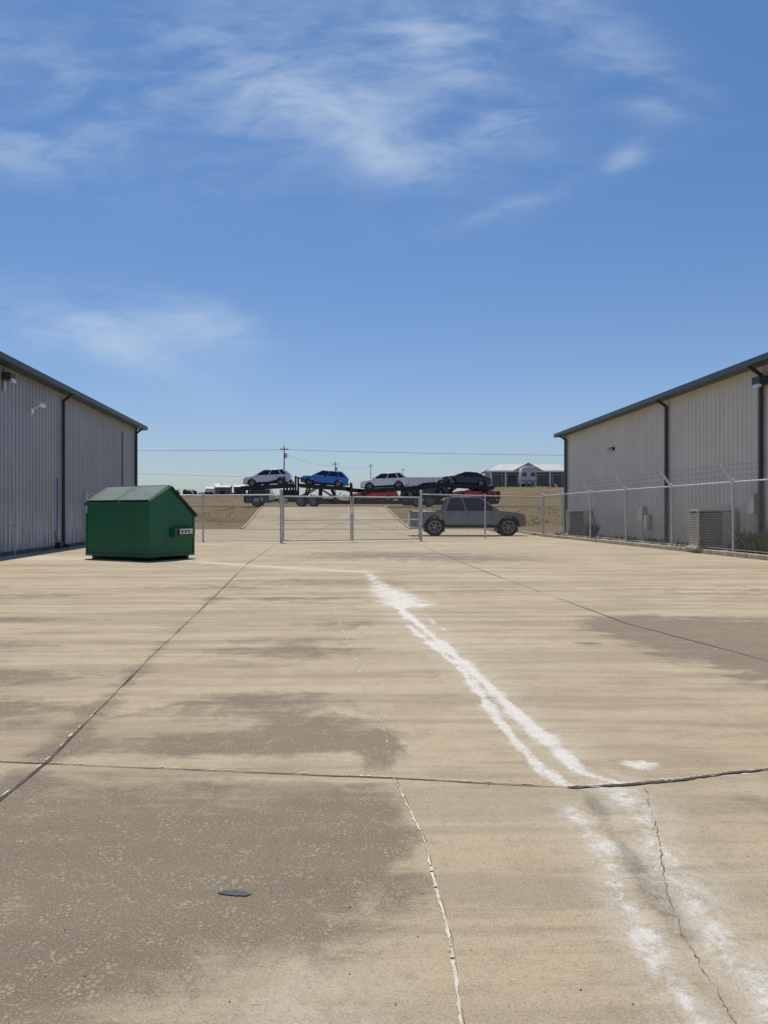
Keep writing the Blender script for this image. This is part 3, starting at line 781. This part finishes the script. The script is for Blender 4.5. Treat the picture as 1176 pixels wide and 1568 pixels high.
def camper(x,y,L,H,mat=WHITEP):
    e=empty('camper_trailer',(x,y,gz(x,y))); q=B()
    q.prism([(-L/2,.5),(-L/2-.1,1.2),(-L/2+.1,H-.2),(-L/2+.5,H),(L/2-.2,H),(L/2,H-.3),(L/2,.5)],lambda a,b2:1.2,mat)
    q.make('shell',e,bevel=.08,smooth_=True); q=B()
    for xw,w,h in((-L*.28,.7,.6),(L*.25,.8,.6)): q.box((xw,-1.2,H*.62),(w,.04,h),DGLASS)
    q.box((0,-1.2,H*.45),(.65,.05,H*.6),CREAMP); q.box((0,-1.21,H*.3),(L*.98,.03,.12),BLACK)
    for xw in(-.4,.5):
        for sg in(-1,1): wheel(q,(xw,sg*1.1,.38),.38,.25,side=sg)
    q.tube((-L/2,0,.45),(-L/2-1.1,0,.45),.06,BLACK)
    q.make('windows_and_wheels',e)
camper(22.4,120,2.3,3.2,CREAMP)
camper(13.8,118,2.6,2.5,CREAMP)
def pole(x,y,h,tr=False):
    z=gz(x,y)-.3; e=empty('utility_pole',(x,y,z)); q=B()
    q.tube((0,0,0),(0,0,h),.15,WOOD,10,r2=.09); q.box((0,-.14,h-.7),(1.6,.1,.12),WOOD)
    for k in(-.7,-.25,.25,.7): q.tube((k,-.14,h-.64),(k,-.14,h-.42),.05,GALV,6)
    if tr: q.tube((.35,0,h-2.4),(.35,0,h-1.5),.25,GALV,12)
    q.make('pole_and_crossarm',e)
    return z+h
PL=[(-95,150),(-19.5,150),(60,150),(130,150)]
for i,(x,y) in enumerate(PL): 
    h=14.3-(gz(x,y)-.3) - (0 if x<0 else 1.2); pole(x,y,h,i==1)
pole(-12.7,200,11,True); pole(-4.5,262,14.2); pole(8,325,16)
e=empty('power_line'); q=B()
def wire(a,b2,sag,r=.022,n=16):
    a=Vector(a);b2=Vector(b2);pr=a
    for i in range(1,n+1):
        t=i/n;p=a.lerp(b2,t);p.z-=4*sag*t*(1-t); q.tube(pr,p,r,WIRE,4,cap=False); pr=p
wire((-95,149.8,14.2),(-19.5,149.8,13.5),.5,.035); wire((-19.5,149.8,13.5),(60,149.8,12.3),.3,.035); wire((60,149.8,12.3),(130,149.8,12.4),.6,.035)
wire((-95,149.8,11.2),(-18.5,149.8,8.0),.4)
wire((-19.2,150,12.6),(-12.7,200,13.3),.6); wire((-12.7,200,13.3),(-4.5,262,16.6),.6)
q.make('wires',e)
LEAF=simple('foliage',(.055,.07,.035),.9,0,.45,1.2)
def foliage(name,clumps,leaf=.35,dens=60):
    q=B()
    for cx,cy,cz,rx_,rz_ in clumps:
        for i in range(dens):
            d=Vector((random.gauss(0,1),random.gauss(0,1),random.gauss(0,1))).normalized()*random.random()**.4
            p=Vector((cx+d.x*rx_,cy+d.y*rx_,cz+d.z*rz_)); s=leaf*random.uniform(.5,1.3)
            a=Vector((random.gauss(0,1),random.gauss(0,1),random.gauss(0,1))).normalized(); b2=a.orthogonal().normalized()
            q.add([p+a*s,p+b2*s*.6,p-a*s,p-b2*s*.6],[(0,1,2,3)],LEAF)
    return q.make(name)
cl=[]
for i in range(34):
    x=-64+i*1.0+random.uniform(-.4,.4)
    h=random.uniform(.4,1.3) if not -50<x<-44 else random.uniform(1.2,2.0)
    cl.append((x,180,5.0+h*.45,random.uniform(.5,1.1),h*.5))
for i in range(10): cl.append((-20+i*7+random.uniform(-2,2),240,6.1,2.6,1.4))
for i in range(9): cl.append((34+i*2.5,150,6.4,1.8,1.6))
foliage('distant_trees',cl,.3,60)
for x,y,w,h,m_ in((-41.5,185,2.5,3.2,WHITEP),(-35.5,170,3.2,3.0,HWALL),(-31.5,168,2.2,3.0,SPOUT),(-38.5,178,1.2,3.6,CREAMP)):
    z=gz(x,y); e=empty('shed',(x,y,z)); q=B(); q.box((0,0,h/2),(w,2.5,h),m_)
    q.hexa([(-w/2-.15,-1.5,h),(w/2+.15,-1.5,h),(w/2+.15,1.5,h),(-w/2-.15,1.5,h),(-w/2-.15,-.05,h+.5),(w/2+.15,-.05,h+.5),(w/2+.15,.05,h+.5),(-w/2-.15,.05,h+.5)],ROOFW)
    q.box((0,-1.26,h*.4),(w*.35,.04,h*.7),BLACK); q.make('walls_and_roof',e)
WEED=simple('weed_blades',(.20,.18,.08),.9,0,.4,2); WEEDG=simple('weed_green',(.07,.10,.035),.9,0,.4,2)
q=B()
def tuft(x,y,z,h,n,mat):
    for i in range(n):
        a=random.uniform(0,6.28); l=h*random.uniform(.5,1.1); sp=random.uniform(.1,.5)*h
        bx,by=x+random.gauss(0,.07),y+random.gauss(0,.07); w=.012
        c,s=math.cos(a),math.sin(a)
        q.add([(bx-s*w,by+c*w,z),(bx+s*w,by-c*w,z),(bx+c*sp*.4+s*w*.6,by+s*sp*.4-c*w*.6,z+l*.6),(bx+c*sp,by+s*sp,z+l),(bx+c*sp*.4-s*w*.6,by+s*sp*.4+c*w*.6,z+l*.6)],[(0,1,2,3,4)],mat)
for y in np.arange(14,42,.45):
    for k in range(2):
        if random.random()<.75: tuft(fx(y)+.3+random.random()*.7,y+random.random()*.4,.1,random.uniform(.1,.32),14,random.choice([WEED,WEED,WEEDG]))
for y in (36,36.4,22.6,23.1,23.5,22.2): tuft(fx(y)+.5,y,.1,.75,50,random.choice([WEED,WEEDG]))
q.make('weeds')
q=B()
for i in range(1500):
    y=random.choice([random.uniform(62,72),random.uniform(110,119)]); x=random.uniform(-45,45)*y/90
    if y<75 and -12.5<x<3: continue
    z=gz(x,y)-.03; h=random.uniform(.06,.20)
    for k in range(3):
        bx=x+random.gauss(0,.25); l=random.uniform(-.15,.15); w=.1
        q.add([(bx-w,y,z),(bx+w,y,z),(bx+l,y+random.uniform(.1,.3),z+h)],[(0,1,2)],GRASS)
q.make('tall_dry_grass')

# ---------------------------------------------------------------- light, sky
el=math.radians(71); az=math.atan2(-.30,.95)
S=Vector((math.sin(az)*math.cos(el),math.cos(az)*math.cos(el),math.sin(el)))
sd=bpy.data.lights.new('sun','SUN'); sd.energy=4.2; sd.angle=math.radians(.5); sd.color=(1,.96,.90)
so=bpy.data.objects.new('sun',sd); COL.objects.link(so); so.rotation_euler=S.to_track_quat('Z','Y').to_euler(); so.location=(0,0,30)
w=bpy.data.worlds.new('World'); scene.world=w; w.use_nodes=True; nt=w.node_tree
for n in list(nt.nodes): nt.nodes.remove(n)
sky=N(nt,'ShaderNodeTexSky'); sky.sky_type='NISHITA'; sky.sun_disc=False; sky.sun_elevation=el; sky.sun_rotation=az
sky.altitude=0; sky.air_density=1.0; sky.dust_density=.8; sky.ozone_density=1.5
tc=N(nt,'ShaderNodeTexCoord').outputs['Generated']
sep=N(nt,'ShaderNodeSeparateXYZ'); nt.links.new(tc,sep.inputs[0])
tint=mixc(nt,smooth(nt,sep.outputs[2],-.05,.5),(.76,.83,1.0),(.52,.75,.99))
skyc=mixc(nt,1.0,sky.outputs[0],tint,'MULTIPLY')
bg=N(nt,'ShaderNodeBackground'); bg.inputs[1].default_value=.105
nt.links.new(skyc,bg.inputs[0])
cbg=N(nt,'ShaderNodeBackground'); cbg.inputs[0].default_value=(.62,.75,.90,1); cbg.inputs[1].default_value=.9
yy=mth(nt,'MAXIMUM',mth(nt,'ABSOLUTE',sep.outputs[1]),.15)
U=mth(nt,'DIVIDE',sep.outputs[0],yy); V=mth(nt,'DIVIDE',sep.outputs[2],yy)
def blob(u,v,a,b_,ang,amp):
    du=mth(nt,'SUBTRACT',U,u); dv=mth(nt,'SUBTRACT',V,v); c,s=math.cos(math.radians(ang)),math.sin(math.radians(ang))
    p=mth(nt,'ADD',mth(nt,'MULTIPLY',du,c/a),mth(nt,'MULTIPLY',dv,s/a)); r=mth(nt,'SUBTRACT',mth(nt,'MULTIPLY',dv,c/b_),mth(nt,'MULTIPLY',du,s/b_))
    g=mth(nt,'EXPONENT',mth(nt,'MULTIPLY',mth(nt,'ADD',mth(nt,'MULTIPLY',p,p),mth(nt,'MULTIPLY',r,r)),-1))
    return mth(nt,'MULTIPLY',g,amp)
bl=[(-.09,.53,.14,.04,-10,.50),(.0,.46,.07,.025,-25,.50),(.07,.60,.13,.03,-40,.45),(-.02,.60,.22,.11,-30,.34),(.14,.50,.08,.02,25,.45),(-.18,.58,.16,.05,-30,.28),
    (-.36,.54,.26,.10,-15,.32),(-.49,.48,.09,.035,-15,.5),(-.40,.245,.18,.035,-8,.55),(-.22,.25,.07,.025,-15,.5),(-.32,.20,.12,.025,-25,.28),
    (.27,.62,.14,.05,-35,.38),(.31,.455,.035,.016,40,.45),(.2,.41,.11,.010,20,.2),(.37,.535,.045,.02,0,.3),(.12,.64,.05,.06,-60,.3)]
tot=None
for b_ in bl:
    g=blob(*b_); tot=g if tot is None else mth(nt,'ADD',tot,g)
cmb=N(nt,'ShaderNodeCombineXYZ'); nt.links.new(U,cmb.inputs[0]); nt.links.new(V,cmb.inputs[1])
n1=noise(nt,cmb.outputs[0],4.5,6,.56,mapscale=(.9,1.8,1),rot=(0,0,math.radians(26)),dist=.7)
n2=noise(nt,cmb.outputs[0],15,6,.60,mapscale=(.65,2.0,1),rot=(0,0,math.radians(36)),dist=.6)
nn=mth(nt,'ADD',mth(nt,'MULTIPLY',n1,.6),mth(nt,'MULTIPLY',n2,.4))
cl_=mth(nt,'MULTIPLY',tot,smooth(nt,mth(nt,'ADD',nn,mth(nt,'MULTIPLY',tot,.06)),.38,.72))
cl_=mth(nt,'SUBTRACT',1.0,mth(nt,'EXPONENT',mth(nt,'MULTIPLY',cl_,-1.35)))
cl_=mth(nt,'MULTIPLY',cl_,smooth(nt,sep.outputs[2],0,.1))
mx=N(nt,'ShaderNodeMixShader'); nt.links.new(cl_,mx.inputs[0]); nt.links.new(bg.outputs[0],mx.inputs[1]); nt.links.new(cbg.outputs[0],mx.inputs[2])
wo=N(nt,'ShaderNodeOutputWorld'); nt.links.new(mx.outputs[0],wo.inputs[0])

# ---------------------------------------------------------------- camera
cd=bpy.data.cameras.new('camera'); cd.sensor_fit='HORIZONTAL'; cd.sensor_width=36; cd.lens=36; cd.clip_end=6000; cd.clip_start=.05
co=bpy.data.objects.new('camera',cd); COL.objects.link(co); co.location=(0,0,1.35); co.rotation_euler=(math.radians(90),0,0)
scene.camera=co
